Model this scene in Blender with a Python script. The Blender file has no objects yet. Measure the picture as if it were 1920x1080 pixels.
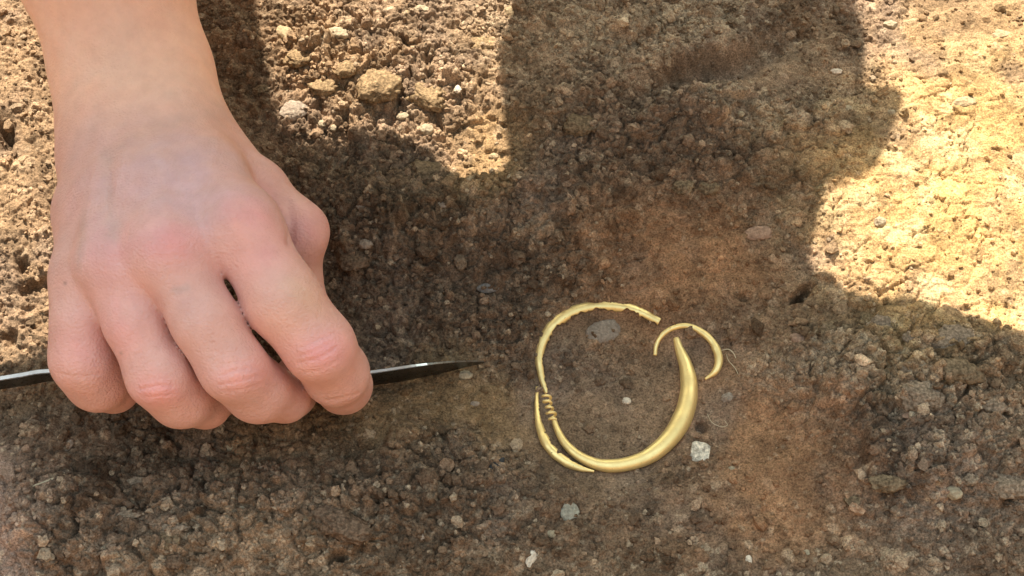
import bpy, bmesh, math
import numpy as np
from mathutils import Vector, Matrix

# ------------------------------------------------------------------ camera, sky, sun, exposure
scene = bpy.context.scene
COL = scene.collection
ELEV, DIST, LENS = math.radians(62.0), 0.52, 50.0
TAN = 18.0 / LENS
CAM = np.array([0.0, -DIST * math.cos(ELEV), DIST * math.sin(ELEV)])
cd = bpy.data.cameras.new('camera')
cd.lens = LENS; cd.sensor_width = 36.0; cd.clip_start = 0.01; cd.clip_end = 500.0
cam = bpy.data.objects.new('camera', cd); COL.objects.link(cam)
cam.location = CAM; cam.rotation_euler = (math.pi / 2 - ELEV, 0, 0)
scene.camera = cam

SUN = np.array([-0.14, 0.65, 0.77]); SUN /= np.linalg.norm(SUN)      # direction towards the sun
world = bpy.data.worlds.new('World'); scene.world = world; world.use_nodes = True
wn = world.node_tree.nodes; wl = world.node_tree.links
bg = wn['Background']; sky = wn.new('ShaderNodeTexSky')
sky.sky_type = 'NISHITA'; sky.sun_disc = False
sky.sun_elevation = math.asin(SUN[2]); sky.sun_rotation = math.atan2(SUN[0], SUN[1])
sky.air_density = 3.6; sky.dust_density = 0.9; sky.ozone_density = 0.0
wl.new(sky.outputs[0], bg.inputs[0]); bg.inputs[1].default_value = 0.145
sd = bpy.data.lights.new('sun', 'SUN'); sd.energy = 4.4; sd.angle = math.radians(0.5); sd.color = (1.0, 0.92, 0.78)
sun = bpy.data.objects.new('sun', sd); COL.objects.link(sun)
sun.rotation_euler = Vector(SUN).to_track_quat('Z', 'Y').to_euler(); sun.location = SUN * 3
vs = scene.view_settings
scene.display_settings.display_device = 'sRGB'
vs.view_transform = 'Standard'; vs.look = 'None'; vs.gamma = 1.0; vs.use_curve_mapping = False
vs.exposure = 1.5

# ------------------------------------------------------------------ pixel <-> place
FWD = np.array([0, math.cos(ELEV), -math.sin(ELEV)]); UP = np.array([0, math.sin(ELEV), math.cos(ELEV)]); RT = np.array([1.0, 0, 0])
def P(px, py, z=0.0):
    """point of the place at height z on the sight line of photograph pixel (px, py)"""
    d = FWD + RT * ((px - 960) / 960 * TAN) + UP * ((540 - py) / 960 * TAN)
    return CAM + d * ((z - CAM[2]) / d[2])
def mpp(p):
    """metres per photograph pixel at point p"""
    return float(np.dot(np.asarray(p) - CAM, FWD)) * TAN / 960
def to_px(x, y, z):
    dx, dy, dz = x - CAM[0], y - CAM[1], z - CAM[2]
    dep = np.maximum(dy * FWD[1] + dz * FWD[2], 0.02)
    u = dx / dep; v = (dy * UP[1] + dz * UP[2]) / dep
    return 960 + u / TAN * 960, 540 - v / TAN * 960

# ------------------------------------------------------------------ noise
def h2(ix, iy, seed):
    U4 = np.uint32
    h = ix.astype(np.int32).view(U4) * U4(374761393) + iy.astype(np.int32).view(U4) * U4(668265263) + U4((seed * 1442695041) & 0xFFFFFFFF)
    h = (h ^ (h >> U4(13))) * U4(1274126177)
    h = (h ^ (h >> U4(16))) * U4(2246822519)
    return ((h ^ (h >> U4(15))) & U4(0xFFFFFF)).astype(np.float32) * np.float32(1 / 16777216.0)
def vn(x, y, seed=0):
    ix = np.floor(x); iy = np.floor(y); fx = x - ix; fy = y - iy
    fx = fx * fx * fx * (fx * (fx * 6 - 15) + 10); fy = fy * fy * fy * (fy * (fy * 6 - 15) + 10)
    a = h2(ix, iy, seed); b = h2(ix + 1, iy, seed); c = h2(ix, iy + 1, seed); d = h2(ix + 1, iy + 1, seed)
    return (a + (b - a) * fx) * (1 - fy) + (c + (d - c) * fx) * fy
def fbm(x, y, octv=4, seed=0, gain=0.5):
    s = np.zeros_like(x); a = 1.0; t = 0.0
    for o in range(octv):
        ang = 0.6 * o + 0.3; ca, sa = math.cos(ang), math.sin(ang)
        s = s + a * vn((x * ca - y * sa) * 2 ** o + 17.3 * o, (x * sa + y * ca) * 2 ** o - 9.1 * o, seed + o); t += a; a *= gain
    return s / t - 0.5
def lumps(x, y, cell, seed, amount, rmin=0.25, rmax=0.62, power=3.0):
    """angular clods scattered over the plane: height in metres, tint id in 0..1 of the clod that stands highest"""
    gx, gy = x / cell, y / cell
    wx = gx + 0.35 * (vn(gx * 2.3, gy * 2.3, seed + 50) - 0.5); wy = gy + 0.35 * (vn(gx * 2.3, gy * 2.3, seed + 51) - 0.5)
    ix, iy = np.floor(wx), np.floor(wy)
    best = np.zeros_like(x); tint = np.full_like(x, 0.5)
    for ox in (-1, 0, 1):
        for oy in (-1, 0, 1):
            cx, cy = ix + ox, iy + oy
            keep = h2(cx, cy, seed + 1)
            r = (rmin + (rmax - rmin) * h2(cx, cy, seed + 2) ** 1.5) * np.clip((amount - keep) * 6 + 0.3, 0, 1)
            ux = wx - (cx + 0.2 + 0.6 * h2(cx, cy, seed + 3)); uy = wy - (cy + 0.2 + 0.6 * h2(cx, cy, seed + 4))
            th = h2(cx, cy, seed + 5) * 6.283; st = 0.65 + 0.35 * h2(cx, cy, seed + 6)
            ca, sa = np.cos(th), np.sin(th)
            vx = (ux * ca + uy * sa); vy = (-ux * sa + uy * ca) / st
            d = np.maximum(np.maximum(np.abs(vx + 0.3 * vy), np.abs(vy - 0.2 * vx)), 0.78 * (np.abs(vx) + np.abs(vy)))
            d = 0.55 * d + 0.45 * np.sqrt(vx * vx + vy * vy)
            q = d / np.maximum(r, 1e-4)
            hh = np.where(q < 1, r * (1 - q ** power) * (0.55 + 0.5 * h2(cx, cy, seed + 7)) * (1 + 0.5 * (vx * 0.8) / np.maximum(r, 1e-3) * (h2(cx, cy, seed + 8) - 0.5)), 0)
            up = hh > best
            best = np.where(up, hh, best); tint = np.where(up, h2(cx, cy, seed + 9), tint)
    return best * cell, tint
def sstep(a, b, t):
    t = np.clip((t - a) / (b - a), 0, 1); return t * t * (3 - 2 * t)
def blob(px, py, cx, cy, rx, ry, ang=0.0):
    a = math.radians(ang); dx, dy = px - cx, py - cy
    u = (dx * math.cos(a) + dy * math.sin(a)) / rx; v = (-dx * math.sin(a) + dy * math.cos(a)) / ry
    return np.exp(-(u * u + v * v) ** 1.4)

# ------------------------------------------------------------------ the soil: height, colour
C_DARK = np.array([.092, .059, .040]); C_MID = np.array([.172, .111, .069]); C_RED = np.array([.258, .130, .064])
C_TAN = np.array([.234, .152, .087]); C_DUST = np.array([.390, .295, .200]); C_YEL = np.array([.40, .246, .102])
C_GREY = np.array([.198, .138, .100]); C_PINK = np.array([.310, .212, .168]); C_OLIVE = np.array([.192, .119, .058])
GOLD_LINES = (
    [(1268, 634), (1287, 690), (1292, 732), (1282, 778), (1257, 820), (1218, 854), (1172, 871), (1128, 872), (1090, 858), (1062, 834), (1038, 785)],
    [(1237, 604), (1205, 588), (1165, 577), (1122, 575), (1080, 583), (1045, 603), (1022, 632), (1012, 665), (1014, 698), (1026, 738), (1038, 785)],
    [(1007, 726), (1007, 762), (1012, 800), (1028, 836), (1055, 862), (1085, 877), (1114, 884)],
    [(1228, 667), (1231, 646), (1243, 627), (1264, 614), (1290, 611), (1318, 624), (1338, 645), (1348, 672), (1342, 695), (1322, 712)])
def poly_d(px, py, pts):
    d = np.full_like(px, 1e9)
    for a, b in zip(pts[:-1], pts[1:]):
        ax_, ay_ = b[0] - a[0], b[1] - a[1]
        t = np.clip(((px - a[0]) * ax_ + (py - a[1]) * ay_) / (ax_ * ax_ + ay_ * ay_), 0, 1)
        d = np.minimum(d, np.hypot(px - a[0] - t * ax_, py - a[1] - t * ay_))
    return d
def mix(c, col, m):
    return c * (1 - m[:, None]) + np.asarray(col)[None, :] * m[:, None]
def soil(x, y, colour=True):
    x = x.astype(np.float32); y = y.astype(np.float32)
    px, py = to_px(x, y, 0.0)
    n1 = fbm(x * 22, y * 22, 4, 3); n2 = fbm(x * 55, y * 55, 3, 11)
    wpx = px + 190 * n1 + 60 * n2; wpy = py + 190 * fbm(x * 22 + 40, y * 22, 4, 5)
    near = np.exp(-((x / 0.6) ** 4 + (y / 0.6) ** 4))
    # how crumbly each place is
    rough = np.full_like(x, 0.78)
    for (cx, cy, rx, ry, an, w) in (
            (1270, 480, 150, 95, 10, .85), (830, 770, 215, 70, -8, .85), (1430, 830, 150, 150, 20, .75), (1150, 730, 150, 150, 0, .70),
            (1330, 130, 190, 55, -22, .7), (1480, 90, 120, 60, 0, .3), (1770, 390, 300, 260, 30, .98), (1810, 90, 200, 150, 0, .8),
            (40, 980, 90, 150, 0, .75), (40, 300, 110, 330, 0, .45), (1330, 690, 110, 60, 0, .7), (900, 270, 80, 110, 0, .75), (700, 60, 160, 40, 0, .3),
            (850, 505, 100, 35, -10, .45), (1250, 990, 300, 70, 0, .4), (400, 850, 120, 50, 10, .35)):
        rough = rough * (1 - w * blob(wpx, wpy, cx, cy, rx, ry, an))
    for (cx, cy, rx, ry, w) in ((760, 400, 190, 110, .35), (820, 600, 230, 110, .45), (1080, 440, 140, 80, .25), (900, 960, 220, 80, .25), (1700, 700, 230, 90, .5), (1750, 850, 200, 110, .45), (700, 150, 200, 120, .05), (300, 960, 260, 110, .35), (800, 960, 160, 80, .3)):
        rough = rough + w * blob(wpx, wpy, cx, cy, rx, ry)
    gd = np.full_like(x, 1e9)
    for gl in GOLD_LINES: gd = np.minimum(gd, poly_d(px, py, gl))
    flat = np.exp(-(gd / 26) ** 2)                                     # brushed clean along the find
    rough = np.clip(rough * (1 - .8 * flat), 0.02, 1.15)
    # big shape of the place
    z = 0.016 * fbm(x * 9, y * 9, 3, 21) * near + .010 * fbm(x * 9, y * 9, 3, 21) * (1 - near) + 0.013 * n1 * near * np.clip(rough, .25, 1) + 0.35 * fbm(x * 0.35, y * 0.35, 3, 23) * (1 - near)
    # added unseen walls cutting low sky light, behind the camera, at the sides, far behind
    sky_block = np.maximum(np.maximum(1.25 * sstep(-.50, -.92, y), 1.0 * sstep(.85, 1.35, np.abs(x))), .8 * sstep(1.6, 2.2, y))
    z = z + sky_block + .05 * fbm(x * 6, y * 6, 3, 25) * np.clip(sky_block * 3, 0, 1)
    for (cx, cy, rx, ry, an, w) in (
            (1150, 730, 300, 230, 0, -.010), (800, 395, 330, 90, 0, .007), (1780, 800, 280, 200, 0, .007), (350, 970, 350, 120, 0, .005), (1330, 135, 175, 34, -24, -.014), (60, 980, 150, 160, 0, .012), (1750, 640, 260, 90, 20, .005), (1850, 330, 330, 300, 0, .006),
            (700, 150, 240, 150, 0, .006), (1250, 215, 230, 50, 0, .004), (760, 395, 240, 70, 0, .003), (480, 860, 200, 60, 10, -.004), (560, 330, 90, 140, 20, -.004),
            (700, 560, 150, 120, 0, -.003), (1700, 870, 240, 90, 0, .004)):
        z = z + w * blob(px + 60 * n1, py + 60 * n1, cx, cy, rx, ry, an)
    for (cx, cy, rx, ry, an, w) in ((1506, 548, 22, 8, -28, -.016), (1322, 782, 9, 9, 0, -.006), (46, 504, 11, 12, 0, -.010), (8, 255, 14, 26, 0, -.012), (1395, 545, 12, 6, 0, -.003), (900, 880, 20, 6, -30, -.003),
                                    (30, 640, 10, 16, 0, -.007), (70, 540, 40, 10, -20, -.006), (960, 1015, 12, 5, 0, -.004), (640, 1060, 18, 7, -20, -.007)):
        z = z + w * blob(px + 18 * n2, py + 18 * n2, cx, cy, rx, ry, an)
    # clods and crumbs
    a1, t1 = lumps(x, y, .0185, 101, rough * 0.40 - .10)
    a2, t2 = lumps(x + .003, y, .0088, 131, rough * 0.52)
    a3, t3 = lumps(x, y + .002, .0042, 161, rough * 0.95 + .05)
    a4, t4 = lumps(x, y, .0021, 191, rough * 0.8 + .28)
    big = np.maximum(a1 * 0.50, a2 * 0.55)
    p1, _ = lumps(x + .5, y + .3, .0052, 211, rough * .55 - .22, .18, .5, 2.0); p2, _ = lumps(x + .7, y + .1, .0026, 221, rough * .6 - .2, .2, .5, 2.0)
    z = z - (.85 * p1 + .85 * p2) * (1 - flat) * near                   # gaps between the crumbs
    isbig = (big > .0007).astype(np.float32)
    z = z + (big + a3 * (0.50 - .28 * isbig) + a4 * (.60 - .2 * isbig)) * np.clip(0.3 + rough, 0, 1.15) * (1 - .62 * np.clip(blob(wpx, wpy, 1790, 380, 300, 260, 30) * 1.3, 0, 1)) * (1 - .7 * flat) * near
    qx = x + .0012 * (vn(x * 300, y * 300, 33) - .5); qy = y + .0012 * (vn(x * 300, y * 300, 34) - .5)
    z = z + (.0052 * np.abs(fbm(qx * 150, qy * 150, 2, 35)) + .0042 * np.abs(fbm(qx * 330 + 5, qy * 330, 2, 36)) + .0030 * np.abs(fbm(qx * 700, qy * 700 + 3, 2, 37))) * np.clip(rough, .16, 1.1) * (1 - .6 * flat) * near
    z = z + .0016 * fbm((x * .93 + y * .37) * 35, (y * .93 - x * .37) * 190, 3, 38) * np.clip(1 - rough, 0, 1) * (1 - .6 * flat) * near   # scrape marks of the trowel
    z = z + .0008 * fbm(x * 520, y * 520, 3, 31, 0.6) * (0.5 + rough) * near
    # drying cracks in the hard pale crust
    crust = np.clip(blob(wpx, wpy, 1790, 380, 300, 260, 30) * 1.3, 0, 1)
    ww = .004 * fbm(x * 160, y * 160, 3, 41)
    gx, gy = (x + 1.6 * ww) / .010, (y + .0064 * fbm(x * 160 + 9, y * 160, 3, 43)) / .010
    f1 = np.full_like(x, 9.0); f2 = np.full_like(x, 9.0); ix, iy = np.floor(gx), np.floor(gy)
    for ox in (-1, 0, 1):
        for oy in (-1, 0, 1):
            cx, cy = ix + ox, iy + oy
            d = np.hypot(gx - cx - h2(cx, cy, 61), gy - cy - h2(cx, cy, 62))
            f2 = np.minimum(f2, np.maximum(d, f1)); f1 = np.minimum(f1, d)
    crk = np.exp(-((f2 - f1) / .028) ** 2) * sstep(.05, .16, fbm(x * 75, y * 75, 3, 71))
    z = z - .0022 * crk * (0.25 * near * rough + crust)
    # ground broken into clods with open cracks between them
    wx_ = x + .005 * fbm(x * 130, y * 130, 3, 141); wy_ = y + .005 * fbm(x * 130 + 5, y * 130, 3, 142)
    zone = np.clip(.72 * blob(wpx, wpy, 690, 150, 220, 150) + .9 * blob(wpx, wpy, 1740, 720, 240, 150) + .8 * blob(wpx, wpy, 320, 950, 280, 130) + .55 * blob(wpx, wpy, 800, 930, 240, 110) + .6 * blob(wpx, wpy, 1250, 260, 300, 110) + .55 * blob(wpx, wpy, 780, 420, 230, 110) + .5 * blob(wpx, wpy, 820, 610, 220, 90) + .2 * blob(wpx, wpy, 30, 450, 150, 250) + .12, 0, 1)
    ctint = np.full_like(x, .5)
    for cs, sd_, hh_ in ((.0130, 151, .0050), (.0060, 157, .0030)):
        gx, gy = wx_ / cs, wy_ / (cs * .85); ix, iy = np.floor(gx), np.floor(gy)
        f1 = np.full_like(x, 9.0); f2 = np.full_like(x, 9.0); cid = np.zeros_like(x)
        for ox in (-1, 0, 1):
            for oy in (-1, 0, 1):
                cx, cy = ix + ox, iy + oy
                d = np.hypot(gx - cx - h2(cx, cy, sd_), gy - cy - h2(cx, cy, sd_ + 1))
                cid = np.where(d < f1, h2(cx, cy, sd_ + 2), cid); f2 = np.minimum(f2, np.maximum(d, f1)); f1 = np.minimum(f1, d)
        e = sstep(.015, .17, f2 - f1) * (.45 + .55 * cid)
        z = z + hh_ * e * zone * sstep(.15, .5, cid + .25) * (1 - flat) * near
        ctint = ctint + (cid - .5) * .35 * zone
    if not colour:
        return z
    c = np.tile(C_MID, (len(x), 1))
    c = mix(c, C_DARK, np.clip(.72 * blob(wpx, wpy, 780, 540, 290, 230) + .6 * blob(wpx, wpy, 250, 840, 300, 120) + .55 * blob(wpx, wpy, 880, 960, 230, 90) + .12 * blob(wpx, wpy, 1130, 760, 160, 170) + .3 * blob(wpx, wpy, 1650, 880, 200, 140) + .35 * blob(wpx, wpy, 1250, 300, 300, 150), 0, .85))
    c = mix(c, C_GREY, np.clip(.7 * blob(wpx, wpy, 1730, 800, 280, 220) + .5 * blob(wpx, wpy, 1300, 200, 350, 180) + .4 * blob(wpx, wpy, 300, 980, 300, 110), 0, .8))
    c = mix(c, C_RED, np.clip(.75 * blob(wpx, wpy, 1270, 490, 180, 110) + .75 * blob(wpx, wpy, 1430, 830, 170, 190, 20) + .4 * blob(wpx, wpy, 1330, 130, 200, 50, -22) + .35 * blob(wpx, wpy, 1380, 1010, 260, 70), 0, .8))
    c = mix(c, C_OLIVE, np.clip(.75 * blob(wpx, wpy, 780, 780, 230, 80, -8) + .4 * blob(wpx, wpy, 420, 860, 130, 60) + .4 * blob(wpx, wpy, 900, 250, 120, 120), 0, .75))
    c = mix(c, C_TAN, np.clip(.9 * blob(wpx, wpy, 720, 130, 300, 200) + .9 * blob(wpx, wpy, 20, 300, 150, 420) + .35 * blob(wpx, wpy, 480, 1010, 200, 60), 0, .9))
    c = mix(c, C_PINK, np.clip(.8 * blob(wpx, wpy, 20, 1000, 120, 170), 0, .8))
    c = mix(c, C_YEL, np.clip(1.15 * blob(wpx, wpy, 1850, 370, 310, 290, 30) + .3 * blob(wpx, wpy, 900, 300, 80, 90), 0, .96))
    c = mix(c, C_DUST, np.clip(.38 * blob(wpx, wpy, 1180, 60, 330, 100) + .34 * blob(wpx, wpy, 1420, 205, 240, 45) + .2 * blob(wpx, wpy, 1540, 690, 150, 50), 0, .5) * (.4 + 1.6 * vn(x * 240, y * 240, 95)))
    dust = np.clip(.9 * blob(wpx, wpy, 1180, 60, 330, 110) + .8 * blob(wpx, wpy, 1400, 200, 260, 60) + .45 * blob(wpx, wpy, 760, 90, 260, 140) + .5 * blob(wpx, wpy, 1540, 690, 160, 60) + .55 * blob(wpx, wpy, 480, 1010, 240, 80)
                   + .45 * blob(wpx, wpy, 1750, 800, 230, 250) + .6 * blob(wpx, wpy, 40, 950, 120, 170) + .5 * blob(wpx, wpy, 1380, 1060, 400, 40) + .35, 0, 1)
    c = mix(c, C_GREY * .8, np.clip(2.2 * fbm(x * 48, y * 48, 4, 83) - .05, 0, .6))
    c = c * (1 + .5 * n2 + .75 * fbm(x * 130, y * 130, 3, 81))[:, None]
    # each crumb has dried to its own shade
    c = c * (1 + .8 * (ctint - .5))[:, None]
    for (a, t, lo) in ((a1, t1, .0012), (a2, t2, .0008), (a3, t3, .0004)):
        on = sstep(lo * .4, lo, a)
        c = c * (1 + on * (t - .5) * .7)[:, None]
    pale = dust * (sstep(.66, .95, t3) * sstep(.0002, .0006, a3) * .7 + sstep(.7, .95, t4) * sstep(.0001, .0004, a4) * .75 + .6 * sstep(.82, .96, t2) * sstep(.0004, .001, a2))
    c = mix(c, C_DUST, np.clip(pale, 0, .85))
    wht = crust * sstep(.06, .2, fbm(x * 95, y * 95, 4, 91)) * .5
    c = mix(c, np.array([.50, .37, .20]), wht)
    return z, np.clip(c, .012, .8), rough
def ground_z(x, y):
    return float(soil(np.array([x], float), np.array([y], float), False)[0])

# ------------------------------------------------------------------ materials
def new_mat(name):
    m = bpy.data.materials.new(name); m.use_nodes = True
    return m, m.node_tree.nodes, m.node_tree.links, m.node_tree.nodes['Principled BSDF']
def tex(n, kind, scale, detail=4.0, rough=.6):
    t = n.new('ShaderNodeTexNoise' if kind == 'noise' else 'ShaderNodeTexVoronoi'); t.inputs['Scale'].default_value = scale
    if kind == 'noise':
        t.inputs['Detail'].default_value = detail; t.inputs['Roughness'].default_value = rough
    return t
def coords(n, l, *ts):
    c = n.new('ShaderNodeTexCoord')
    for t in ts: l.new(c.outputs['Object'], t.inputs['Vector'])
def ramp(n, l, src, a, b, ca, cb):
    r = n.new('ShaderNodeValToRGB'); e = r.color_ramp.elements
    e[0].position = a; e[1].position = b; e[0].color = (*ca, 1); e[1].color = (*cb, 1)
    l.new(src, r.inputs[0]); return r
def mixc(n, l, mode, fac, a, b):
    m = n.new('ShaderNodeMix'); m.data_type = 'RGBA'; m.blend_type = mode
    if hasattr(fac, 'links') or hasattr(fac, 'is_linked'): l.new(fac, m.inputs[0])
    else: m.inputs[0].default_value = fac
    for k, v in ((6, a), (7, b)):
        if isinstance(v, tuple): m.inputs[k].default_value = (*v, 1)
        else: l.new(v, m.inputs[k])
    return m.outputs[2]
def bump(n, l, src, strength, dist, prev=None):
    b = n.new('ShaderNodeBump'); b.inputs['Strength'].default_value = strength; b.inputs['Distance'].default_value = dist
    l.new(src, b.inputs['Height'])
    if prev is not None: l.new(prev, b.inputs['Normal'])
    return b.outputs['Normal']
def earth_material(name, attr=None, base=None, spec=.12, contrast=1.0, grain=1500.0):
    m, n, l, b = new_mat(name)
    f = tex(n, 'noise', grain, 3.0, .65); g = tex(n, 'noise', 430.0, 4.0, .6); coords(n, l, f, g)
    if attr:
        a = n.new('ShaderNodeAttribute'); a.attribute_name = attr; src = a.outputs['Color']
    else:
        rgb = n.new('ShaderNodeRGB'); rgb.outputs[0].default_value = (*base, 1); src = rgb.outputs[0]
    lo, hi = 1 - .58 * contrast, 1 + .75 * contrast
    r1 = ramp(n, l, f.outputs['Fac'], .3, .7, (lo,) * 3, (hi,) * 3)
    r2 = ramp(n, l, g.outputs['Fac'], .32, .68, (1 - .22 * contrast,) * 3, (1 + .25 * contrast,) * 3)
    c = mixc(n, l, 'MULTIPLY', 1.0, src, r1.outputs[0]); c = mixc(n, l, 'MULTIPLY', 1.0, c, r2.outputs[0])
    l.new(c, b.inputs['Base Color']); b.inputs['Roughness'].default_value = .92; b.inputs['Specular IOR Level'].default_value = spec
    l.new(bump(n, l, f.outputs['Fac'], .7, .0006, bump(n, l, g.outputs['Fac'], .5, .0012)), b.inputs['Normal'])
    return m
M_SOIL = earth_material('soil', attr='soil_colour')
M_CRUMB = earth_material('soil_crumb', attr='soil_colour', contrast=.8)
STONE = {}
def stone_mat(key, base, spec=.25, contrast=.45):
    if key not in STONE: STONE[key] = earth_material('stone_' + key, base=base, spec=spec, contrast=contrast, grain=900.0)
    return STONE[key]

# ------------------------------------------------------------------ mesh helpers
def mesh_obj(name, V, F, mat=None, parent=None, smooth=True):
    me = bpy.data.meshes.new(name); V = np.asarray(V, np.float32)
    if isinstance(F, np.ndarray) and F.ndim == 2:
        k = F.shape[1]; nf = len(F)
        me.vertices.add(len(V)); me.vertices.foreach_set('co', V.ravel())
        me.loops.add(nf * k); me.loops.foreach_set('vertex_index', F.astype(np.int32).ravel())
        me.polygons.add(nf); me.polygons.foreach_set('loop_start', np.arange(0, nf * k, k, dtype=np.int32))
        me.update(calc_edges=True)
    else:
        me.from_pydata([tuple(map(float, v)) for v in V], [], [tuple(map(int, f)) for f in F]); me.update()
    me.polygons.foreach_set('use_smooth', np.full(len(me.polygons), smooth))
    if mat: me.materials.append(mat)
    o = bpy.data.objects.new(name, me); COL.objects.link(o)
    if parent: o.parent = parent
    return o
def colour_attr(o, C, name='soil_colour'):
    a = o.data.color_attributes.new(name, 'FLOAT_COLOR', 'POINT')
    a.data.foreach_set('color', np.concatenate([C, np.ones((len(C), 1))], 1).astype(np.float32).ravel())
def tag(o, label=None, cat=None, group=None, kind=None):
    if label: o['label'] = label
    if cat: o['category'] = cat
    if group: o['group'] = group
    if kind: o['kind'] = kind
    return o
def empty(name, loc):
    o = bpy.data.objects.new(name, None); o.location = loc; o.empty_display_size = .01; COL.objects.link(o); return o
def child(o, parent):
    o.parent = parent; o.matrix_parent_inverse = Matrix.Translation(-Vector(parent.location)); return o
def catmull(pts, n):
    pts = np.asarray(pts, float); q = np.vstack([2 * pts[0] - pts[1], pts, 2 * pts[-1] - pts[-2]])
    seg = np.linalg.norm(np.diff(pts[:, :3], axis=0), axis=1); s = np.concatenate([[0], np.cumsum(seg)])
    out = []
    for t in np.linspace(0, s[-1], n):
        i = min(int(np.searchsorted(s, t, 'right')) - 1, len(pts) - 2); u = (t - s[i]) / max(seg[i], 1e-9)
        p0, p1, p2, p3 = q[i:i + 4]
        out.append(.5 * (2 * p1 + (p2 - p0) * u + (2 * p0 - 5 * p1 + 4 * p2 - p3) * u * u + (3 * p1 - p0 - 3 * p2 + p3) * u ** 3))
    return np.array(out)
def frames(C):
    T = np.gradient(C, axis=0); T /= np.linalg.norm(T, axis=1)[:, None] + 1e-12
    S = np.cross(T, [0, 0, 1.0]); S /= np.linalg.norm(S, axis=1)[:, None] + 1e-12
    return T, S, np.cross(S, T)
def tube(C, R, k=12, squash=1.0):
    T, S, U = frames(C); V = []; F = []
    a = np.linspace(0, 2 * math.pi, k, endpoint=False)
    for i in range(len(C)):
        V.append(C[i] + R[i] * (np.cos(a)[:, None] * S[i] + squash * np.sin(a)[:, None] * U[i]))
    V = np.vstack(V)
    for i in range(len(C) - 1):
        for j in range(k):
            F.append((i * k + j, i * k + (j + 1) % k, (i + 1) * k + (j + 1) % k, (i + 1) * k + j))
    F.append(tuple(range(k))); F.append(tuple((len(C) - 1) * k + j for j in reversed(range(k))))
    return V, F

# ------------------------------------------------------------------ ground: one sheet, fine where the photograph looks, out to the horizon
def axis(lo, hi, step, far):
    c = list(np.arange(lo, hi, step)); d = step; p = c[-1]; out = []
    while p < far: d *= 1.16; p += d; out.append(p)
    d = step; p = lo; inn = []
    while p > -far: d *= 1.16; p -= d; inn.append(p)
    return np.array(inn[::-1] + c + out)
gx = axis(-.230, .230, .00047, 60.0); gy = axis(-.125, .155, .00044, 60.0)
X, Y = np.meshgrid(gx, gy, indexing='ij'); xs, ys = X.ravel(), Y.ravel()
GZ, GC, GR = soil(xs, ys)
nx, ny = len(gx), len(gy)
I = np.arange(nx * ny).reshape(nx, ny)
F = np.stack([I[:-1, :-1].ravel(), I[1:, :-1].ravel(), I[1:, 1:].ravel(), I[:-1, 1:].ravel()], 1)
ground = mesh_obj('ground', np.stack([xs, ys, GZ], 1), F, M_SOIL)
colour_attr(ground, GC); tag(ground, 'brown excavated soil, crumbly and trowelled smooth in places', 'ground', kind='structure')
GZ2 = GZ.reshape(nx, ny); GC2 = GC.reshape(nx, ny, 3); GR2 = GR.reshape(nx, ny)
def at_ground(x, y):
    i = np.clip(np.searchsorted(gx, x), 1, nx - 1); j = np.clip(np.searchsorted(gy, y), 1, ny - 1)
    return i, j

# ------------------------------------------------------------------ person: bare right forearm and hand
def HP(px, py, zcm, rpx):
    p = P(px, py, zcm / 100); return np.append(p, rpx * mpp(p))
J = dict(
    arm_u=[HP(120, -520, 10.5, 124), HP(138, -60, 7.2, 102), HP(196, 130, 5.6, 92), HP(222, 262, 5.4, 86)],
    arm_r=[HP(222, -520, 10.5, 124), HP(246, -60, 7.2, 104), HP(300, 130, 5.6, 90), HP(324, 250, 5.6, 87)],
    m5=[HP(216, 245, 5.0, 80), HP(168, 400, 6.0, 60), HP(154, 520, 6.6, 52)],
    m4=[HP(245, 245, 5.4, 80), HP(222, 380, 6.8, 64), HP(218, 495, 7.5, 60)],
    m3=[HP(290, 245, 5.6, 80), HP(305, 360, 7.2, 68), HP(312, 468, 8.1, 66)],
    m2=[HP(325, 245, 5.5, 76), HP(390, 330, 7.0, 64), HP(452, 425, 7.9, 66)],
    pad=[HP(225, 330, 4.6, 88), HP(330, 400, 5.4, 106), HP(370, 350, 5.0, 88)],
    th0=[HP(360, 250, 4.6, 56), HP(482, 358, 5.2, 56)],
)
FING = dict(
    pinky=[HP(156, 520, 6.6, 48), HP(152, 600, 6.2, 47), HP(156, 674, 5.4, 54), HP(182, 714, 4.3, 50), HP(214, 727, 3.0, 38), HP(232, 715, 1.8, 35), HP(250, 680, 1.5, 32)],
    ring=[HP(218, 495, 7.5, 56), HP(250, 604, 6.9, 50), HP(298, 704, 6.0, 53), HP(339, 743, 4.7, 52), HP(386, 758, 3.3, 39), HP(402, 745, 1.8, 36), HP(415, 705, 1.4, 34)],
    middle=[HP(312, 468, 8.1, 64), HP(385, 602, 7.2, 56), HP(437, 690, 6.3, 55), HP(482, 731, 4.8, 53), HP(534, 746, 3.4, 39), HP(550, 738, 1.9, 36), HP(552, 700, 1.5, 34)],
    index=[HP(452, 425, 7.9, 68), HP(530, 563, 7.1, 65), HP(598, 649, 6.1, 59), HP(630, 700, 4.4, 54), HP(645, 724, 2.6, 45), HP(640, 712, 1.4, 40)],
    thumb=[HP(482, 358, 5.2, 52), HP(558, 434, 5.0, 52), HP(548, 500, 3.8, 44), HP(592, 620, 2.4, 40), HP(610, 690, 1.8, 36)],
)
def cone_d(p, a, b):
    ba = b[:3] - a[:3]; t = np.clip(((p - a[:3]) @ ba) / (ba @ ba), 0, 1)
    ts = t * t * (3 - 2 * t)
    return np.linalg.norm(p - a[:3] - t[:, None] * ba, axis=1) - (a[3] + (b[3] - a[3]) * (.5 * t + .5 * ts))
def smin(a, b, k):
    h = np.maximum(k - np.abs(a - b), 0) / k; return np.minimum(a, b) - h * h * h * k / 6
def chain(p, pts, k):
    d = None
    for a, b in zip(pts[:-1], pts[1:]):
        e = cone_d(p, a, b); d = e if d is None else smin(d, e, k)
    return d
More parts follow.
